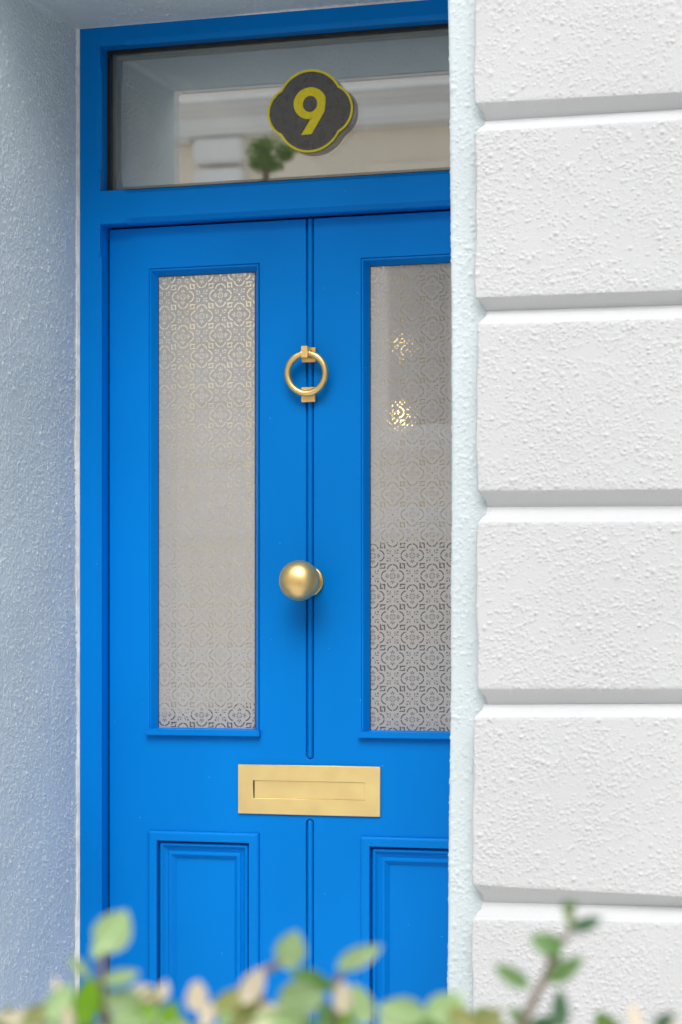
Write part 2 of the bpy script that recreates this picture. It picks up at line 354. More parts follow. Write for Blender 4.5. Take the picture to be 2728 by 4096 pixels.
# right-hand margin band: arris wanders like the photo, wraps back into the reveal
zs = np.concatenate([np.arange(GZ, 0.3, 0.012), np.arange(0.3, SOF + 0.6, 0.0019)])
cols = np.concatenate([np.linspace(-0.46, -0.006, 24), np.linspace(-0.004, 0.006, 4), np.arange(0.009, 0.10, 0.0019)])
Hb = relief(np.arange(len(cols)) * 0.0019, zs, 1.0, 12)
arx = np.interp(zs, [GZ, 0.456, 1.0, 1.53, 1.9, 2.25, 3.0], [0.416, 0.4175, 0.4215, 0.4262, 0.4225, 0.4188, 0.4185])
P = np.zeros((len(cols), len(zs), 3))
for i, c in enumerate(cols):
    h = Hb[i]
    if c < -0.005:   # reveal running back to the frame, splayed
        k = -c / 0.46
        P[i, :, 0] = arx + (XR - arx) * k - h * 0.8; P[i, :, 1] = RV - c; P[i, :, 2] = zs
    elif c < 0.007:
        q = (c + 0.005) / 0.012
        P[i, :, 0] = arx + 0.0045 * q - h * (1 - q); P[i, :, 1] = RV + 0.0045 * (1 - q) - h * q; P[i, :, 2] = zs
    else:
        P[i, :, 0] = arx + c; P[i, :, 1] = RV - h; P[i, :, 2] = zs
grid_mesh('margin_band', P, M['blue_stucco'], house)

# rusticated blocks of the pier; each groove = rows (foot of the block above, bottom of the V, head of the block below) at u=1900 and u=2728
PF, PB = RV - 0.028, RV - 0.002
GRV = [((413, 486, 525), (368, 436, 475)), ((1190, 1246, 1296), (1160, 1219, 1272)), ((1962, 2027, 2088), (1956, 2024, 2085)),
       ((2754, 2818, 2869), (2754, 2814, 2866)), ((3540, 3607, 3677), (3587, 3626, 3690))]
LEFT_U = [1897, 1899, 1905, 1905, 1890, 1886]
def zline(pa, pb, y):
    xa, za = on(1900, pa, y); xb, zb = on(2728, pb, y); s = (zb - za) / (xb - xa)
    return lambda x: za + s * (min(max(x, 0.4), 1.05) - xa) if not hasattr(x, '__len__') else za + s * (np.clip(x, 0.4, 1.05) - xa)
lines = []
for L, R in GRV: lines.append((zline(L[0], R[0], PF), zline(L[1], R[1], PB), zline(L[2], R[2], PF)))
step = 0.385
def const_shift(fn, dz): return lambda x: fn(x) + dz
lines = [tuple(const_shift(f, step) for f in lines[0])] + lines + [tuple(const_shift(f, -step) for f in lines[-1])]
def block(head, foot, left_u, seed, mirror=False):
    """head = groove above (uses its [2] and [1]), foot = groove below (uses [0] and [1])"""
    x0 = on(left_u, 2000, PF)[0]
    xs = np.concatenate([[x0, x0 + 0.0015], np.arange(x0 + 0.0035, 0.90, 0.0017), np.arange(0.905, 1.75, 0.012)])
    nch = 14; nmid = 196
    zt, zb = head[2](xs), foot[0](xs); zt1, zb1 = head[1](xs), foot[1](xs)
    nv = nch + nmid + nch
    Z = np.zeros((len(xs), nv)); Y = np.zeros((len(xs), nv)); fr = np.ones(nv)
    for j in range(nv):
        if j < nch:
            q = j / nch; Z[:, j] = zb1 + (zb - zb1) * q; Y[:, j] = PB + (PF - PB) * q; fr[j] = 0.22 + 0.4 * (q > 0.75)
        elif j >= nch + nmid:
            q = (j - nch - nmid + 1) / nch; Z[:, j] = zt + (zt1 - zt) * q; Y[:, j] = PF + (PB - PF) * q; fr[j] = 0.12
        else:
            q = (j - nch) / (nmid - 1); Z[:, j] = zb + (zt - zb) * q; Y[:, j] = PF
    # soften the two arrises
    for j in range(nch - 2, nch + 3): Y[:, j] += 0.0006 * (1 - abs(j - nch) / 3)
    for j in range(nch + nmid - 3, nch + nmid + 2): Y[:, j] += 0.0012 * (1 - abs(j - nch - nmid) / 4)
    hz = np.linspace(0, float(abs(zt1[0] - zb1[0])), nv)
    H = relief(xs, hz, 1.0, seed, 0.93) * fr[None, :]
    r = np.random.default_rng(seed); ph = r.random(3) * 6
    Pm = np.zeros((len(xs), nv, 3))
    Pm[..., 0] = xs[:, None]; Pm[..., 1] = Y - H; Pm[..., 2] = Z
    Pm[0, :, 1] += 0.0035; Pm[1, :, 1] += 0.0012
    wob = 0.0012 * np.sin(Z[0] * 21 + ph[0]) + 0.0009 * np.sin(Z[0] * 57 + ph[1])
    und = (Y[0] - PF) / (PB - PF)                       # the end is undercut towards the band
    Pm[:2, :, 0] += wob + und * 0.020
    Pm[2:8, :, 0] += (wob + und * 0.020)[None, :] * np.linspace(0.9, 0.1, 6)[:, None]
    # end face back to the band
    eb = Pm[0].copy(); eb[:, 1] = RV + 0.004; eb[:, 0] = x0 + 0.021
    n0 = len(xs) * nv
    ef = np.array([(j, j + 1, n0 + j + 1, n0 + j) for j in range(nv - 1)])
    if mirror:
        Pm[..., 0] *= -1; eb[:, 0] *= -1
    return grid_mesh('block', Pm, M['white_stucco'], house, (eb, ef))
for i in range(6):
    block(lines[i], lines[i + 1], LEFT_U[i], 40 + i)
last = lines[-1]
low = tuple(const_shift(f, -0.40) for f in last)
block(last, low, 1886, 50)

# ------------------------------------------------------------------ door frame with fanlight
XC = 0.002
FX0, FX1 = -0.4865, 0.4905                                # outer faces of the frame
JI = 0.4395                                               # jamb inner face from XC
FY = -0.040
frame = tag(empty('door_frame', (XC, -0.01, 0)), 'blue painted door frame with a glazed fanlight over the door', 'door frame')
def bar(name, a, b, lo, hi, axis, chamfers, material, parent):
    """member of rectangular section with stopped chamfers. axis 'z': runs a..b in z, section lo..hi in x; axis 'x' the other way.
    chamfers = (lo_size, hi_size) on the front arrises, stopped near the ends in chamfers[2] = (start, end)"""
    cl, ch, (s0, s1) = chamfers
    stops = [a, s0, s0 + 0.004, s0 + 0.012, s0 + 0.018, s1 - 0.018, s1 - 0.012, s1 - 0.004, s1, b]
    k = [0.03, 0.03, 0.25, 0.85, 1, 1, 0.85, 0.25, 0.03, 0.03]
    vs, fs = [], []
    for t, q in zip(stops, k):
        c0, c1 = max(cl * q, 0.0006), max(ch * q, 0.0006)
        sec = [(lo, 0.06), (lo, FY + c0), (lo + c0, FY), (hi - c1, FY), (hi, FY + c1), (hi, 0.06)]
        for s, y in sec: vs.append((s, y, t) if axis == 'z' else (t, y, s))
    n = 6
    for i in range(len(stops) - 1):
        for j in range(n): fs.append((i * n + j, i * n + (j + 1) % n, (i + 1) * n + (j + 1) % n, (i + 1) * n + j))
    fs += [tuple(range(n)), tuple(range((len(stops) - 1) * n, len(stops) * n))]
    return mesh(name, vs, fs, material, parent)
ZT0, ZT1 = 1.9795, 2.0475                                 # transom
ZH0, ZH1 = 2.3450, 2.3900                                 # head
JL, JR = XC - JI, XC + JI
# jamb: one length beside the door, one beside the fanlight, both with stopped chamfers
bar('jamb', -0.03, ZT0, FX0, JL, 'z', (0, 0.0085, (0.12, 1.925)), M['blue'], frame)
bar('jamb', ZT0, ZH1, FX0, JL, 'z', (0, 0.0070, (2.082, 2.305)), M['blue'], frame)
bar('jamb', -0.03, ZT0, JR, FX1, 'z', (0.0085, 0, (0.12, 1.925)), M['blue'], frame)
bar('jamb', ZT0, ZH1, JR, FX1, 'z', (0.0070, 0, (2.082, 2.305)), M['blue'], frame)
bar('transom', JL, JR, ZT0, ZT1, 'x', (0.0095, 0.0075, (JL + 0.048, JR - 0.048)), M['blue'], frame)
bar('head', JL, JR, ZH0, ZH1, 'x', (0.0090, 0, (JL + 0.048, JR - 0.048)), M['blue'], frame)
# glazing: rubber gasket, spacer, two panes
def ring(name, x0, x1, z0, z1, w, y0, y1, material, parent):
    vs, fs = [], []
    for y in (y0, y1):
        for t in (0, w): vs += [(x0 + t, y, z0 + t), (x1 - t, y, z0 + t), (x1 - t, y, z1 - t), (x0 + t, y, z1 - t)]
    for k in range(4):
        n = (k + 1) % 4
        fs += [(k, n, 4 + n, 4 + k), (8 + k, 8 + n, 12 + n, 12 + k), (k, n, 8 + n, 8 + k), (4 + k, 4 + n, 12 + n, 12 + k)]
    return mesh(name, vs, fs, material, parent)
GX0, GX1, GZ0, GZ1 = JL, JR, ZT1, ZH0
ring('gasket', GX0 + 0.0005, GX1 - 0.0005, GZ0 + 0.0005, GZ1 - 0.0005, 0.0075, -0.003, 0.008, M['black'], frame)
ring('spacer', GX0 + 0.001, GX1 - 0.001, GZ0 + 0.001, GZ1 - 0.001, 0.0145, 0.0085, 0.020, M['spacer'], frame)
box('outer_pane', GX0 + 0.001, GX1 - 0.001, 0.0040, 0.0045, GZ0 + 0.001, GZ1 - 0.001, M['fan_glass'], frame)
box('inner_pane', GX0 + 0.001, GX1 - 0.001, 0.0205, 0.0210, GZ0 + 0.001, GZ1 - 0.001, M['fan_inner'], frame)
# hand-run sealant between frame and render
def sealant(pts_axis, a, b, base, outw, sgn, seed):
    r = np.random.default_rng(seed); n = 160
    ts = np.linspace(a, b, n); w0 = np.zeros(n)
    for fr, am in ((5, 0.0012), (13, 0.001), (31, 0.0007), (70, 0.0004)): w0 += am * np.sin(ts * fr + r.random() * 6)
    vs, fs = [], []
    for t, w in zip(ts, w0):
        prof = [(base - sgn * 0.001, FY - 0.0005), (base + sgn * 0.0015, FY - 0.0035 - w * 0.5), (base + sgn * (outw * 0.6 + w), FY - 0.006), (base + sgn * (outw + 1.5 * w), FY - 0.011 - 2 * w), (base + sgn * (outw + 0.008), FY - 0.002)]
        for s, y in prof: vs.append((s, y, t) if pts_axis == 'z' else (t, y, s))
    for i in range(n - 1):
        for j in range(4): fs.append((i * 5 + j, i * 5 + j + 1, i * 5 + 5 + j + 1, i * 5 + 5 + j))
    return mesh('sealant', vs, fs, M['sealant'], frame, smooth=True)
sealant('z', -0.03, ZH1, FX0 + 0.003, 0.0040, -1, 2)
sealant('x', FX0, FX1, ZH1 - 0.0055, 0.0032, 1, 4)

# ------------------------------------------------------------------ front door
DH = 0.4355
door = tag(empty('front_door', (XC, 0.02, 0)), 'bright blue panelled front door with two tall patterned glass panes', 'door')
PX = [(XC - 0.348, XC - 0.1072), (XC + 0.1072, XC + 0.348)]
ZG0, ZG1 = 0.9310, 1.8900                                 # glazed openings
ZP0, ZP1 = 0.20, 0.7350                                   # lower panels
SL, SR = XC - 0.0086, XC + 0.0084                         # beaded slot
def arc(cx, cz, r, a0, a1, n=10): return [(cx + r * math.cos(a0 + (a1 - a0) * k / n), cz + r * math.sin(a0 + (a1 - a0) * k / n)) for k in range(n + 1)]
R_ = (SR - SL) / 2; SM = (SL + SR) / 2
top = 1.9745
outline = [(XC - DH, 0.004), (XC + DH, 0.004), (XC + DH, top), (SR, top)] + arc(SM, 0.8860 + R_, R_, 0, -math.pi) + [(SL, top), (XC - DH, top)]
slot2 = [(SL, 0.06), (SR, 0.06)] + arc(SM, 0.7660 - R_, R_, 0, math.pi)
holes = [[(a, z0), (b, z0), (b, z1), (a, z1)] for a, b in PX for z0, z1 in ((ZG0, ZG1), (ZP0, ZP1))]
fill2d('door_leaf', [outline, slot2] + holes, 0.0, 0.044, M['blue'], door, 0.0009)
def bead(z0, z1, round_bottom, round_top):
    n = 9; r = 0.0056; vs, fs = [], []
    secs = []
    if round_bottom: secs += [(z0 + 0.0002, 0.05), (z0 + 0.0012, 0.55), (z0 + 0.003, 0.85)]
    secs += [(z0 + (0.006 if round_bottom else 0), 1), (z1 - (0.006 if round_top else 0), 1)]
    if round_top: secs += [(z1 - 0.003, 0.85), (z1 - 0.0012, 0.55), (z1 - 0.0002, 0.05)]
    for z, s in secs:
        for k in range(n):
            a = math.pi * k / (n - 1); vs.append((SM + r * s * math.cos(a), 0.0062 - 0.0070 * (0.4 + 0.6 * s) * math.sin(a), z))
    for i in range(len(secs) - 1):
        for k in range(n - 1): fs.append((i * n + k, i * n + k + 1, (i + 1) * n + k + 1, (i + 1) * n + k))
    return mesh('bead', vs, fs, M['blue'], door, smooth=True)
box('bead_backing', SL - 0.004, SR + 0.004, 0.009, 0.030, 0.05, top - 0.001, M['blue'], door)
bead(0.8872, top, True, False); bead(0.06, 0.7648, False, True)
# rebate strips behind the gap round the leaf
box('draught_strip', XC - DH - 0.0038, XC - DH + 0.012, 0.046, 0.058, 0.004, top, M['black'], door)
box('draught_strip', XC + DH - 0.012, XC + DH + 0.0038, 0.046, 0.058, 0.004, top, M['black'], door)
box('draught_strip', XC - DH + 0.012, XC + DH - 0.012, 0.046, 0.058, top - 0.012, ZT0 - 0.0002, M['black'], door)

# pattern film: tile motif cut out of a frosted sheet
CELL = 0.0409
def ell(cx, cz, rx, rz, n=10, rot=0.0):
    return [(cx + rx * math.cos(t) * math.cos(rot) - rz * math.sin(t) * math.sin(rot), cz + rx * math.cos(t) * math.sin(rot) + rz * math.sin(t) * math.cos(rot)) for t in [2 * math.pi * k / n for k in range(n)]]
def rot4(poly, q):
    for _ in range(q): poly = [(-z, x) for x, z in poly]
    return poly
def band(cx, cz, r0, r1, a0, a1, n=6): return arc(cx, cz, r1, a0, a1, n) + arc(cx, cz, r0, a1, a0, n)
mm = 0.001
flower = []
for q in range(4):
    flower.append(rot4(band(12.5*mm, 0, 9.5*mm, 12.0*mm, math.radians(5), math.radians(84)), q))
    flower.append(rot4(band(12.5*mm, 0, 9.5*mm, 12.0*mm, math.radians(-84), math.radians(-5)), q))
    flower.append(rot4(band(0, 0, 4.6*mm, 6.0*mm, math.radians(9), math.radians(81), 4), q))
    flower.append(rot4([(10.4*mm, 0), (13.2*mm, 1.4*mm), (16.0*mm, 0), (13.2*mm, -1.4*mm)], q))
    for s in (1, -1):
        flower.append(rot4([(x*mm, s*z*mm) for x, z in ((7.9, 0.7), (9.6, 2.9), (13.2, 5.2), (12.4, 2.9), (9.8, 0.9))], q))
    flower.append(rot4(ell(2.9*mm, 0, 0.75*mm, 0.75*mm, 6), q))
flower.append(ell(0, 0, 0.75*mm, 0.75*mm, 6))
cross = [ell(0, 0, 1.95*mm, 1.95*mm, 10)]
for sx in (1, -1):
    for sz in (1, -1):
        cross.append(ell(sx*4.0*mm, sz*4.3*mm, 0.9*mm, 0.9*mm, 6))
        cross.append([(sx*x*mm, sz*z*mm) for x, z in ((3.8, 6.4), (5.3, 6.8), (6.1, 8.6), (5.6, 11.0), (4.0, 12.4), (4.5, 9.4))])
        cross.append([(sx*x*mm, sz*z*mm) for x, z in ((6.4, 3.8), (6.8, 5.3), (8.6, 6.1), (11.0, 5.6), (12.4, 4.0), (9.4, 4.5))])
        cross.append([(sx*(10.6 + a)*mm, sz*(10.6 + b)*mm) for a, b in ((-2.4, -2.4), (0, -1.2), (2.4, -2.4), (1.2, 0), (2.4, 2.4), (0, 1.2), (-2.4, 2.4), (-1.2, 0))])
Lg = [[(-5.9, 7.6), (-2.9, 5.2), (-2.9, -2.8), (0.6, -2.8), (0.6, -5.4), (-5.9, -5.4)], [(-1.3, 5.2), (5.4, 5.2), (5.4, -7.0), (2.6, -5.2), (2.6, 2.6), (-1.3, 2.6)]]
Sg = [[(-5.4, 5.2), (7.4, 5.2), (5.2, 2.5), (-2.8, 2.5), (-2.8, -0.9), (-5.4, -0.9)], [(2.8, 0.4), (5.2, 0.4), (5.2, -5.4), (-7.4, -5.4), (-5.0, -3.2), (2.8, -3.2)]]
Lg = [[(x*mm, z*mm) for x, z in p] for p in Lg]; Sg = [[(x*mm, z*mm) for x, z in p] for p in Sg]
def clip(poly, ax, lim, keep_less):
    out = []
    for k in range(len(poly)):
        p, q = poly[k - 1], poly[k]
        ip, iq = (p[ax] < lim) == keep_less, (q[ax] < lim) == keep_less
        if ip != iq:
            t = (lim - p[ax]) / (q[ax] - p[ax]); r = [p[0] + (q[0] - p[0]) * t, p[1] + (q[1] - p[1]) * t]; r[ax] = lim; out.append(tuple(r))
        if iq: out.append(q)
    return out
def film_tile():
    """one repeat of the sheet, two cells square, with the motif left out"""
    T = 2 * CELL
    vs = [(0, 0), (T, 0), (T, T), (0, T)]; es = [(0, 1), (1, 2), (2, 3), (3, 0)]; faces = []
    def put(polys, cx, cz):
        for p in polys:
            q = [(cx + a, cz + b) for a, b in p]
            for ax, lim, less in ((0, 0, False), (0, T, True), (1, 0, False), (1, T, True)):
                if q: q = clip(q, ax, lim, less)
            if len(q) > 2:
                if sum(q[k - 1][0] * q[k][1] - q[k][0] * q[k - 1][1] for k in range(len(q))) < 0: q = q[::-1]
                n = len(vs); vs.extend(q); faces.append(list(range(n, n + len(q))))
    for i in range(-1, 4):
        for j in range(-1, 4):
            put(flower if (i + j) % 2 == 0 else cross, i * CELL, j * CELL)
            put(Lg if (i + j) % 2 == 0 else Sg, (i + 0.5) * CELL, (j + 0.5) * CELL)
    ov, oe, of, _, _, orig = delaunay_2d_cdt([Vector(v) for v in vs], es, faces, 0, 1e-7)
    return [(v.x, v.y) for v in ov], [tuple(f) for f, g in zip(of, orig) if not g]
TILE = film_tile()
def film_mesh(x0, x1, z0, z1, fx, fz, y):
    """(fx, fz) = centre of one flower cell"""
    T = 2 * CELL; tv, tf = TILE; vs, fs = [], []
    for i in range(math.floor((x0 - fx) / T), math.ceil((x1 - fx) / T)):
        for j in range(math.floor((z0 - fz) / T), math.ceil((z1 - fz) / T)):
            n = len(vs); vs += [(fx + i * T + a, y, fz + j * T + b) for a, b in tv]; fs += [tuple(q + n for q in f) for f in tf]
    me = bpy.data.meshes.new('patterned_film'); me.from_pydata(vs, [], fs)
    bm = bmesh.new(); bm.from_mesh(me)
    for co, no in (((x0, 0, 0), (-1, 0, 0)), ((x1, 0, 0), (1, 0, 0)), ((0, 0, z0), (0, 0, -1)), ((0, 0, z1), (0, 0, 1))):
        bmesh.ops.bisect_plane(bm, geom=bm.verts[:] + bm.edges[:] + bm.faces[:], plane_co=co, plane_no=no, clear_outer=True)
    bm.to_mesh(me); bm.free(); me.update(); return me
YG = 0.0165
fl_r = on(1648.4, 2221.7, YG); fl_l = on(880.6, 1180.6, YG)
prof = [(0.0, -0.004), (0.0002, -0.0005), (0.0018, -0.0035), (0.0019, 0.0008), (0.0050, 0.0012), (0.0056, 0.0004), (0.0150, -0.0165)]
for (a, b), fl in zip(PX, (fl_l, fl_r)):
    gm = frame_loft('glazing_moulding', a, b, ZG0, ZG1, prof, M['blue'], door)
    pane = box('glass_pane', a + 0.010, b - 0.010, YG, YG + 0.0006, ZG0 + 0.004, ZG1 - 0.010, M['door_glass'], door)
    me = film_mesh(a + 0.0125, b - 0.0125, ZG0 + 0.006, ZG1 - 0.0125, *fl, YG + 0.0016)
    o = link('patterned_film', me, M['film'], pane); o['label'] = 'frosted film cut with a repeating floral tile motif'
    o.matrix_parent_inverse = Matrix.Translation(parent_world(pane)).inverted()
    mesh('obscure_pane', [(a + 0.01, YG + 0.008, ZG0 + 0.004), (b - 0.01, YG + 0.008, ZG0 + 0.004), (b - 0.01, YG + 0.008, ZG1 - 0.01), (a + 0.01, YG + 0.008, ZG1 - 0.01)], [(0, 1, 2, 3)], M['obscure'], door)
    ring('putty', a + 0.009, b - 0.009, ZG0 + 0.003, ZG1 - 0.009, 0.0068, YG - 0.0008, YG - 0.0001, M['black'], door)
    box('sill', a - 0.0032, b + 0.0032, -0.0125, 0.0160, ZG0 - 0.0002, ZG0 + 0.0124, M['blue'], door, 0.0010)
# lower panels with bolection moulding
P2 = [(0.0, -0.002), (0.0, 0.0030), (0.0008, 0.0052), (0.0022, 0.0068), (0.0042, 0.0079), (0.0062, 0.0084), (0.0195, 0.0084), (0.0202, 0.0078),
      (0.0203, -0.0100), (0.0238, -0.0100), (0.0239, -0.0030), (0.0250, 0.0004), (0.0268, 0.0024), (0.0290, 0.0030), (0.0306, 0.0020),
      (0.0330, -0.0012), (0.0365, -0.0042), (0.0405, -0.0060), (0.0412, -0.0060), (0.0420, -0.0038), (0.0438, -0.0022), (0.0465, -0.0018), (0.0490, -0.0022), (0.0494, -0.0030), (0.0566, -0.0090), (0.0568, -0.0105)]
for a, b in PX:
    frame_loft('panel_moulding', a, b, ZP0, ZP1, P2, M['blue'], door)
    box('panel', a + 0.04, b - 0.04, 0.0098, 0.02, ZP0 + 0.04, ZP1 - 0.04, M['blue'], door)
# brass letter plate
LX0, LX1, LZ0, LZ1 = -0.1498, 0.1502, 0.7742, 0.8738
plate = fill2d('letter_plate', [[(LX0, LZ0), (LX1, LZ0), (LX1, LZ1), (LX0, LZ1)], [(-0.1178, 0.8062), (0.1180, 0.8062), (0.1180, 0.8420), (-0.1178, 0.8420)]], -0.0042, 0.0042, M['brass_plate'], door, 0.0005)
def sub(o, par):
    o.parent = par; o.matrix_parent_inverse = Matrix.Translation(parent_world(par)).inverted(); return o
sub(box('letter_flap', -0.1150, 0.1176, -0.0019, -0.0006, 0.8066, 0.8417, M['brass_plate'], None, 0.0004), plate)
sub(box('letter_slot', -0.1195, 0.1195, -0.0004, 0.0010, 0.8045, 0.8435, M['black'], None), plate)
# centre knob
KZ = 1.2445
kn = lathe('door_knob', [(0.0, -0.1060)] + [(0.0405 * math.sin(t) ** 0.94, -0.0675 - 0.0385 * math.cos(t)) for t in [math.pi * k / 26 for k in range(1, 24)]] +
      [(0.0165, -0.0310), (0.0150, -0.0270), (0.0148, -0.0200), (0.0175, -0.0130), (0.0190, -0.0100)], XC, KZ, M['brass'], door, 64)
rose = sub(lathe('rose', [(0.0190, -0.0060), (0.0225, -0.0056), (0.0250, -0.0064), (0.0275, -0.0078), (0.0292, -0.0072), (0.0302, -0.0050), (0.0305, 0.0008)], XC, KZ, M['brass'], None, 64), kn)
sub(lathe('collar', [(0.0188, -0.0105), (0.0200, -0.0095), (0.0200, -0.0040)], XC, KZ, M['brass'], None, 48), kn)
# ring knocker
hub = box('knocker', XC - 0.0145, XC + 0.0145, -0.0090, 0.0002, 1.6848, 1.7142, M['brass'], door, 0.0007)
hub['label'] = 'brass ring door knocker'
sub(box('hub', XC - 0.0064, XC + 0.0064, -0.0370, -0.0088, 1.6908, 1.7141, M['brass'], None, 0.0006), hub)
sub(box('striker', XC - 0.0145, XC + 0.0145, -0.0115, 0.0002, 1.6046, 1.6342, M['brass'], None, 0.0007), hub)
RR, RT, RY, RZ = 0.0398, 0.0066, -0.0255, 1.6610
vs, fs = [], []; nA, nB = 96, 20
for i in range(nA):
    A = 2 * math.pi * i / nA
    top_k = math.cos(A)                                    # A = 0 at the top
    rt = RT * (0.82 + 0.18 * min(1, (1 - top_k) * 6)); yc = RY + 0.006 * (1 - top_k) / 2
    for k in range(nB):
        B = 2 * math.pi * k / nB; rr = RR + rt * math.cos(B)
        vs.append((XC + rr * math.sin(A), yc - rt * math.sin(B), RZ + rr * math.cos(A)))
for i in range(nA):
    for k in range(nB):
        fs.append((i * nB + k, i * nB + (k + 1) % nB, ((i + 1) % nA) * nB + (k + 1) % nB, ((i + 1) % nA) * nB + k))
sub(mesh('ring', vs, fs, M['brass'], None, smooth=True), hub)
for s in (-1, 1):   # small collars where the ring enters the hub
    vs, fs = [], []
    pr = [(0.0066, 0.0062), (0.0085, 0.0070), (0.0105, 0.0070), (0.0112, 0.0062)]; n = 24
    for t, r in pr:
        for k in range(n):
            B = 2 * math.pi * k / n; vs.append((XC + s * t, RY + r * math.sin(B), RZ + RR - 0.0008 * (t / 0.01) + r * math.cos(B)))
    for i in range(len(pr) - 1):
        for k in range(n): fs.append((i * n + k, i * n + (k + 1) % n, (i + 1) * n + (k + 1) % n, (i + 1) * n + k))
    sub(mesh('collar', vs, fs, M['brass'], None, smooth=True), hub)

# ------------------------------------------------------------------ house number on the fanlight
SX, SZ = 0.0018, 2.1918
sign = tag(empty('house_number_sign', (SX, 0.002, SZ)), 'black and yellow house number 9 sign on the fanlight glass', 'sign')
def quatrefoil(ins):
    nx, nz = 0.0617, 0.0466
    rt, rs = 0.0700, 0.0520; ct, cs = 0.0837 - rt, 0.0905 - rs
    at_ = math.atan2(nz - ct, nx); as_ = math.atan2(nz, nx - cs)
    rt2, rs2 = rt - ins, rs - ins
    if ins:   # intersect the inset circles
        dx, dz = cs, -ct; d = math.hypot(dx, dz); a = (rt2 ** 2 - rs2 ** 2 + d * d) / (2 * d); h = math.sqrt(rt2 ** 2 - a * a)
        px, pz = a * dx / d + h * -dz / d, ct + a * dz / d + h * dx / d
        at_ = math.atan2(pz - ct, px); as_ = math.atan2(pz, px - cs)
    q = arc(cs, 0, rs2, -as_, as_, 24) + arc(0, ct, rt2, at_, math.pi - at_, 30) + arc(-cs, 0, rs2, math.pi - as_, math.pi + as_, 24) + arc(0, -ct, rt2, math.pi + at_, 2 * math.pi - at_, 30)
    out = [q[0]]
    for p in q[1:]:
        if math.hypot(p[0] - out[-1][0], p[1] - out[-1][1]) > 2e-4: out.append(p)
    return [(SX + x, SZ + z) for x, z in out]
fill2d('plate', [quatrefoil(0.0046)], 0.0012, 0.0020, M['sign_black'], sign)
fill2d('border', [quatrefoil(0.0), quatrefoil(0.0046)], 0.0010, 0.0022, M['sign_yellow'], sign)
def dz(px, py): return (SX + (px - 745) * 0.0001418, SZ - (py - 755) * 0.0001357)
nine = [dz(770, 1101), dz(612, 1106), dz(770, 856)]
for k in range(0, 41):                                     # bowl, from its foot clockwise round the left side to the right
    a = math.radians(-84 - (262) * k / 40); x, y = 745 + 243 * math.cos(a), 641 - 236 * math.sin(a)
    nine.append(dz(x, y))
nine += [dz(966, 758), dz(945, 806)]
counter = [dz(748 + 108 * math.cos(2 * math.pi * k / 40), 652 + 120 * math.sin(2 * math.pi * k / 40)) for k in range(40)]
fill2d('digit', [nine, counter], 0.0005, 0.0010, M['sign_yellow'], sign)

# ------------------------------------------------------------------ hall behind the glass
LY = 3.3
lx, lz = on(1504, 1618, LY)
lamp = tag(empty('hall_lamp', (lx, LY, lz)), 'warm lit lamp glowing in the hall behind the right pane', 'lamp')
em = bpy.data.materials.new('lamp_glow'); em.use_nodes = True; en = em.node_tree; e = en.nodes['Principled BSDF']
e.inputs['Base Color'].default_value = (1, 0.8, 0.5, 1); e.inputs['Emission Color'].default_value = (1.0, 0.70, 0.30, 1); e.inputs['Emission Strength'].default_value = 2.2
bm = bmesh.new(); bmesh.ops.create_uvsphere(bm, u_segments=24, v_segments=14, radius=0.06)
for v in bm.verts: v.co = (v.co.x * 1.45 + lx, v.co.y + LY, v.co.z * 0.7 + lz - 0.03)
me = bpy.data.meshes.new('glow_globe'); bm.to_mesh(me); bm.free(); link('glow_globe', me, em, lamp)
ux, uz = on(1500, 1335, LY)                               # dimmer glowing copy added above, standing in for a faint golden glow
em2 = em.copy(); em2.name = 'added_glow_dim'; em2.node_tree.nodes['Principled BSDF'].inputs['Emission Strength'].default_value = 0.7
me2 = me.copy(); me2.materials.clear(); me2.transform(Matrix.Translation((ux - lx, 0, uz - lz))); link('glow_globe', me2, em2, lamp)
mesh('lamp_shade', [(lx + r * math.cos(k * math.pi / 12), LY + r * math.sin(k * math.pi / 12), lz + h) for r, h in ((0.10, 0.01), (0.07, 0.05), (0.02, 0.07)) for k in range(24)],
     [(i * 24 + k, i * 24 + (k + 1) % 24, i * 24 + 24 + (k + 1) % 24, i * 24 + 24 + k) for i in range(2) for k in range(24)], M['hall'], lamp, True)
tube('flex', [(lx, LY, lz + 0.06), (lx, LY, 2.62)], [0.004, 0.004], M['black'], lamp, 6)
# added spot light and bracket, out of view, to brighten the opposite hall wall
box('added_spot_bracket', 0.70, 0.78, 1.87, 1.93, 2.28, 2.34, M['hall_dark'], lamp, 0.006)
ll = bpy.data.lights.new('added_hall_spot', 'SPOT'); ll.energy = 66; ll.color = (1.0, 0.92, 0.80); ll.shadow_soft_size = 0.05; ll.spot_size = math.radians(140); ll.spot_blend = 0.6
lo = bpy.data.objects.new('added_spot_light', ll); COL.objects.link(lo); lo.parent = lamp
lo.matrix_parent_inverse = Matrix.Translation(lamp.location).inverted(); lo.location = (0.66, 1.9, 2.28)
lo.rotation_euler = (Vector((-0.78, 2.2, 1.5)) - Vector((0.66, 1.9, 2.28))).to_track_quat('-Z', 'Y').to_euler()
o = box('hall_dado', -0.78, -0.765, 0.12, 3.9, 0.0, 0.93, M['hall_dark']); o['kind'] = 'structure'
cab = tag(empty('hall_cabinet', (-0.45, 2.9, 0)), 'dark wooden cabinet in the hall seen through the right pane', 'cabinet')
box('carcass', -0.76, 0.10, 2.6, 3.3, 0.0, 1.40, M['hall_dark'], cab, 0.01)
box('cabinet_top', -0.775, 0.13, 2.57, 3.32, 1.40, 1.43, M['hall_dark'], cab, 0.006)
box('cabinet_door', -0.74, -0.34, 2.58, 2.60, 0.08, 1.36, M['hall_dark'], cab, 0.006)
box('cabinet_door', -0.32, 0.08, 2.58, 2.60, 0.08, 1.36, M['hall_dark'], cab, 0.006)

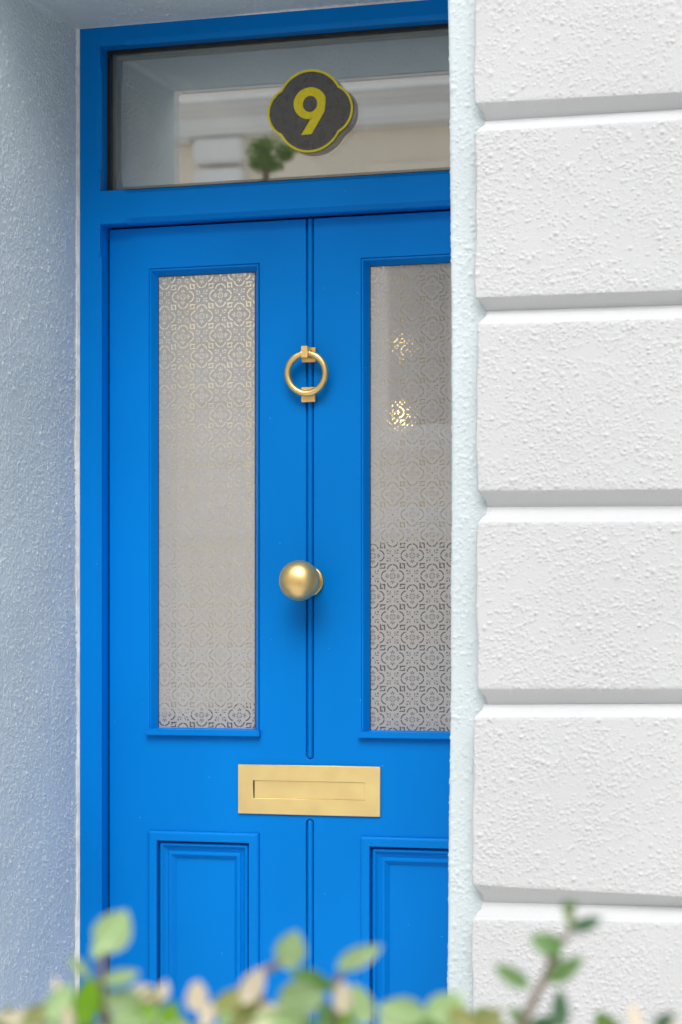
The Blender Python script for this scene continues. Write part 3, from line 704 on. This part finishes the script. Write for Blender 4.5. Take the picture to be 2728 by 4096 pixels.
# ------------------------------------------------------------------ house over the road (seen mirrored in the fanlight)
OY = -12.6
def refl(u, v, y=OY, g=0.0207):
    x, z = on(u, v, 2 * g - y); return x, z
def zz(x, y): return 300 + x * 1.0204, y * 1.0204      # crop coordinates to photograph pixels
opp = tag(empty('opposite_house', (-6, OY - 2, GZ)), 'cream house with white cornice across the road, mirrored in the fanlight', 'house')
box('wall', -16, 9, OY - 6, OY, GZ, 8.4, M['cream'], opp)
zc1 = refl(*zz(780, 405))[1]; zc0 = refl(*zz(780, 530))[1]
hgt = zc1 - zc0
cpro = [(0.0, -0.06), (0.16, 0.0), (0.17, 0.12), (0.19, 0.14), (0.19, 0.50), (0.24, 0.54), (0.27, 0.62), (0.33, 0.66), (0.33, 0.74), (0.42, 0.80), (0.42, 0.98), (0.0, 1.06)]
vs = [(x, OY - 0.001 + d, zc0 + h * hgt) for x in (-16, 9) for d, h in cpro]; n = len(cpro)
mesh('cornice', vs, [(i, i + 1, n + i + 1, n + i) for i in range(n - 1)] + [tuple(range(n)), tuple(range(n, 2 * n))], M['lilac_white'], opp)
qx0, qx1 = refl(*zz(485, 640))[0], refl(*zz(676, 640))[0]
zj = refl(*zz(580, 662))[1]; zq = refl(*zz(580, 552))[1]
for k in range(7):
    bz1 = zq if k == 0 else zj - 0.02 - (k - 1) * 0.47; bz0 = zj + 0.02 if k == 0 else zj - 0.02 - (k - 1) * 0.47 - 0.43
    box('quoin', qx0 - 0.0, qx1, OY - 0.02, OY + 0.13, bz0, bz1, M['lilac_white'], opp, 0.02)
cx0, cx1 = refl(*zz(400, 560))[0], refl(*zz(480, 560))[0]
box('bracket', cx0, cx1, OY - 0.02, OY + 0.13, refl(*zz(450, 570))[1], zc0 + 0.01, M['lilac_white'], opp, 0.03)
wx0, wz1 = refl(*zz(1190, 655))
def window(x0, x1, z0, z1):
    f = ring('window', x0, x1, z0, z1, 0.09, OY - 0.05, OY + 0.05, M['lilac_white'], opp)
    sub(box('window_pane', x0 + 0.09, x1 - 0.09, OY - 0.02, OY + 0.012, z0 + 0.09, z1 - 0.09, M['win_glass'], None), f)
    sub(box('glazing_bar', (x0 + x1) / 2 - 0.02, (x0 + x1) / 2 + 0.02, OY - 0.01, OY + 0.03, z0 + 0.09, z1 - 0.09, M['lilac_white'], None), f)
    sub(box('window_sill', x0 - 0.06, x1 + 0.06, OY - 0.01, OY + 0.16, z0 - 0.10, z0 - 0.002, M['lilac_white'], None), f)
    box('window_hood', x0 - 0.08, x1 + 0.08, OY - 0.01, OY + 0.10, z1 + 0.002, z1 + 0.10, M['cream'], opp)
window(wx0, wx0 + 1.2, 2.05 + 0.6, wz1 - 0.1)
window(wx0 + 2.8, wx0 + 4.0, 2.65, wz1 - 0.1)
box('plinth', -16, 9, OY - 0.01, OY + 0.10, GZ, 1.05, M['lilac_white'], opp)
box('string_course', -16, 9, OY - 0.01, OY + 0.09, 1.90, 2.12, M['lilac_white'], opp, 0.02)
box('parapet_coping', -16.1, 9.1, OY - 6.1, OY + 0.08, 8.4, 8.55, M['stone'], opp)
# small clipped tree in front of it
tx, tz = refl(*zz(765, 600), y=-11.6)
tree = tag(empty('street_tree', (tx, -11.6, GZ)), 'small round-headed tree by the cream house, mirrored in the fanlight', 'tree')
tube('trunk', [(tx, -11.6, GZ), (tx + 0.02, -11.6, 1.5), (tx - 0.03, -11.6, tz - 0.1)], [0.05, 0.035, 0.025], M['bark'], tree)
vs, fs = [], []
lobes = [(Vector(rng.normal(size=3)).normalized() * 0.17, 0.07 + 0.07 * rng.random()) for _ in range(22)]
for k in range(900):
    lc, lr = lobes[k % 22]
    d = lc + Vector(rng.normal(size=3)).normalized() * lr * (rng.random() ** 0.5)
    c = Vector((tx + d.x * 0.80, -11.6 + d.y * 0.9, tz + d.z * 0.60)); a = Vector(rng.normal(size=3)).normalized(); b = a.cross(Vector(rng.normal(size=3))).normalized()
    n = len(vs); L = 0.03; vs += [c - a * L, c + b * L * 0.3, c + a * L, c - b * L * 0.3]; fs.append((n, n + 1, n + 2, n + 3))
me = bpy.data.meshes.new('crown'); me.from_pydata(vs, [], fs); me.update(); link('crown', me, M['leaf_green'], tree)['kind'] = 'stuff'

# ------------------------------------------------------------------ hedge in the foreground
DHG = 2.0
hedge = tag(empty('hedge', at(1364, 4300, 2.1 * 0.70)), 'out of focus leafy green hedge along the bottom of the view', 'hedge')
hedge.location.z = GZ - 0.13
def leaf_mesh(name, aspect, fold, curl):
    vs, fs = [], []; n = 9
    for i in range(n):
        t = i / (n - 1); w = aspect * 0.5 * (math.sin(math.pi * t ** 0.85) ** 0.75) if 0 < i < n - 1 else 0.004
        z = curl * (t - 0.5) ** 2
        for s in (-1, 0, 1): vs.append((t - 0.5, s * w, z + abs(s) * fold * w))
    for i in range(n - 1):
        for j in range(2): a = i * 3 + j; fs.append((a, a + 1, a + 4, a + 3))
    me = bpy.data.meshes.new(name); me.from_pydata(vs, [], fs); me.update(); me.polygons.foreach_set('use_smooth', [True] * len(fs)); return me
LM = {}
for key in ('leaf_pale', 'leaf_green', 'leaf_lime', 'leaf_dark', 'leaf_olive', 'leaf_dry'):
    for asp in (0.42, 0.6, 0.78):
        me = leaf_mesh('leaf', asp, 0.25, 0.25); me.materials.append(M[key]); LM[key, asp] = me
KD = 0.70
def add_leaf(u, v, d, length_px, asp, ang, key, tilt=0.3, par=None, roll=0.0):
    """leaf centred on a point of the hedge, its midrib turned ang degrees up from the right, leaning tilt away from the viewer"""
    par = par or hedge
    d *= KD; length_px *= 1.08; c = at(u, v, d); L = length_px / F_PX * d
    e1 = (RGT * math.cos(math.radians(ang)) + UP * math.sin(math.radians(ang)))
    e1 = (e1 * math.cos(tilt) + FWD * math.sin(tilt)).normalized()
    nrm = (-FWD + UP * 0.35); nrm = (nrm - e1 * nrm.dot(e1)).normalized(); e2 = nrm.cross(e1)
    if roll: e2, nrm = e2 * math.cos(roll) + nrm * math.sin(roll), nrm * math.cos(roll) - e2 * math.sin(roll)
    a = min((0.42, 0.6, 0.78), key=lambda q: abs(q - asp))
    o = bpy.data.objects.new('leaf', LM[key, a]); COL.objects.link(o)
    mw = Matrix(((e1.x * L, e2.x * L, nrm.x * L, c.x), (e1.y * L, e2.y * L, nrm.y * L, c.y), (e1.z * L, e2.z * L, nrm.z * L, c.z), (0, 0, 0, 1)))
    o.parent = par; o.matrix_parent_inverse = Matrix.Identity(4); o.matrix_basis = Matrix.Translation(parent_world(par)).inverted() @ mw
    return o
def sprig(pts, r0, r1):
    P_ = [at(u, v, d * KD) for u, v, d in pts]; n = len(P_)
    return tube('stem', P_, [r0 + (r1 - r0) * i / (n - 1) for i in range(n)], M['stem'], hedge, 7)
s1 = sprig([(440, 4330, 2.06), (425, 4100, 2.02), (405, 3920, 2.0), (408, 3850, 2.0), (425, 3790, 2.0)], 0.0036, 0.0022)
for a in [(455, 3728, 2.0, 185, 0.78, 58, 'leaf_pale', 0.25), (395, 3785, 2.03, 120, 0.5, 75, 'leaf_pale', 0.5), (482, 3912, 1.98, 150, 0.5, 12, 'leaf_pale', 0.5),
          (318, 3868, 2.03, 120, 0.5, 140, 'leaf_pale', 0.5), (353, 4000, 1.96, 185, 0.6, 80, 'leaf_lime', 0.1)]: add_leaf(*a, par=s1)
s2 = sprig([(1200, 4350, 2.05), (1130, 4100, 2.02), (1010, 3960, 2.0), (1040, 3888, 2.0), (1090, 3870, 2.0), (1150, 3835, 2.0)], 0.0036, 0.0024)
for a in [(1164, 3800, 2.0, 150, 0.78, 75, 'leaf_pale', 0.2), (1148, 3806, 2.01, 120, 0.42, 85, 'leaf_green', 0.3), (1012, 3945, 1.99, 150, 0.6, 62, 'leaf_dry', 0.2, None, 0.3)]:
    add_leaf(*a[:8], par=s2)
s3 = sprig([(1330, 4350, 2.06), (1330, 4130, 2.02), (1350, 3980, 2.0), (1345, 3925, 2.0), (1370, 3890, 2.0)], 0.0034, 0.0022)
for a in [(1435, 3832, 2.0, 195, 0.5, 24, 'leaf_pale', 0.3), (1240, 3915, 2.03, 170, 0.5, 165, 'leaf_green', 0.5), (1200, 4000, 1.98, 190, 0.78, 10, 'leaf_pale', 0.3), (1290, 3935, 2.02, 130, 0.42, -25, 'leaf_green', 0.4),
          (1370, 3990, 1.97, 125, 0.6, 88, 'leaf_dry', 0.2), (1442, 4020, 1.99, 165, 0.6, 110, 'leaf_pale', 0.3)]: add_leaf(*a, par=s3)
s4 = sprig([(2000, 4380, 2.02), (2080, 4110, 2.0), (2130, 4010, 2.0), (2185, 3900, 2.0), (2215, 3800, 2.0), (2270, 3740, 2.0), (2290, 3700, 2.0), (2276, 3630, 2.0)], 0.0034, 0.0014)
for a in [(2277, 3655, 2.0, 75, 0.42, 95, 'leaf_lime', 0.2), (2345, 3698, 2.0, 105, 0.42, 20, 'leaf_dark', 0.35), (2188, 3778, 2.0, 110, 0.6, 160, 'leaf_green', 0.4), (2200, 3800, 2.01, 100, 0.42, 120, 'leaf_green', 0.3),
          (2262, 3882, 1.99, 135, 0.5, 32, 'leaf_green', 0.35), (2048, 3908, 2.0, 125, 0.42, 148, 'leaf_green', 0.35), (2240, 4040, 1.98, 125, 0.5, 92, 'leaf_dark', 0.3), (2065, 4062, 2.0, 60, 0.6, 110, 'leaf_green', 0.3),
          (2275, 3625, 2.01, 70, 0.5, 0, 'leaf_dark', 0.6)]: add_leaf(a[0], a[1], a[2], a[3] * 1.3, *a[4:], par=s4)
for a in [(240, 4010, 2.0, 160, 0.6, 60, 'leaf_pale', 0.4), (30, 4085, 1.97, 130, 0.6, 20, 'leaf_dry', 0.3), (150, 4060, 2.02, 130, 0.6, 40, 'leaf_olive', 0.4), (225, 3945, 2.05, 70, 0.5, 100, 'leaf_dry', 0.4),
          (275, 4080, 1.97, 120, 0.5, 100, 'leaf_dry', 0.3), (500, 4025, 1.98, 170, 0.7, 150, 'leaf_pale', 0.3), (565, 3975, 2.0, 120, 0.6, 10, 'leaf_dry', 0.3), (610, 4000, 2.0, 130, 0.6, 20, 'leaf_olive', 0.3),
          (575, 4060, 1.97, 120, 0.6, 25, 'leaf_lime', 0.3), (680, 4055, 1.97, 100, 0.78, 60, 'leaf_lime', 0.2), (656, 3962, 2.0, 75, 0.6, 80, 'leaf_dry', 0.3), (795, 3985, 1.98, 120, 0.6, 92, 'leaf_dry', 0.1), (770, 3985, 1.985, 110, 0.42, 84, 'leaf_dry', 0.1),
          (830, 4062, 1.97, 100, 0.6, 70, 'leaf_dry', 0.3), (930, 4000, 2.03, 190, 0.5, 25, 'leaf_olive', 0.4), (990, 4070, 2.0, 180, 0.6, 60, 'leaf_olive', 0.3), (1080, 4060, 1.98, 110, 0.7, 0, 'leaf_dry', 0.3), (1090, 4090, 1.95, 150, 0.6, 170, 'leaf_pale', 0.3),
          (1300, 4075, 1.98, 150, 0.5, 95, 'leaf_green', 0.3), (1392, 4050, 2.0, 140, 0.42, 80, 'leaf_lime', 0.3), (1610, 4052, 1.98, 195, 0.6, 172, 'leaf_pale', 0.3), (1570, 4070, 2.0, 130, 0.6, 60, 'leaf_olive', 0.3),
          (1780, 4045, 1.98, 180, 0.7, 40, 'leaf_pale', 0.3), (1850, 4080, 1.97, 150, 0.6, 140, 'leaf_olive', 0.3), (1950, 4082, 1.98, 140, 0.6, 30, 'leaf_olive', 0.3), (2540, 4070, 1.98, 115, 0.5, 100, 'leaf_dry', 0.3),
          (2655, 4092, 1.98, 110, 0.6, 40, 'leaf_dark', 0.3), (2180, 4100, 2.0, 120, 0.6, 20, 'leaf_dark', 0.3)]: add_leaf(*a)
R2 = random.Random(4)
for k in range(120):
    u = R2.uniform(-60, 2760); v = R2.uniform(4075, 4300) + (35 if u > 2000 else 0)
    add_leaf(u, v, R2.uniform(1.92, 2.25), R2.uniform(110, 180), R2.choice((0.42, 0.6, 0.78)), R2.uniform(0, 180), R2.choice(('leaf_pale', 'leaf_green', 'leaf_olive', 'leaf_lime', 'leaf_pale', 'leaf_green', 'leaf_pale', 'leaf_dry')), R2.uniform(0, 0.7))
# body of the hedge down to the ground
vs, fs = [], []
for k in range(5000):
    u = rng.uniform(-700, 3400); d = rng.uniform(1.85, 2.45) * KD; p = at(u, 3000, d); p.z = rng.uniform(GZ, 0.78)
    a = Vector(rng.normal(size=3)).normalized(); b = a.cross(Vector(rng.normal(size=3))).normalized(); L = 0.02; n = len(vs)
    vs += [p - a * L, p + b * L * 0.55, p + a * L, p - b * L * 0.55]; fs.append((n, n + 1, n + 2, n + 3))
me = bpy.data.meshes.new('foliage'); me.from_pydata(vs, [], fs); me.update(); link('foliage', me, M['leaf_green'], hedge)['kind'] = 'stuff'
for k in range(14):
    u = -600 + k * 300; p = at(u, 3000, 2.15 * KD)
    tube('stem', [(p.x, p.y, GZ - 0.13), (p.x + 0.03, p.y + 0.02, 0.3), (p.x - 0.02, p.y, 0.76)], [0.012, 0.008, 0.003], M['stem'], hedge, 6)
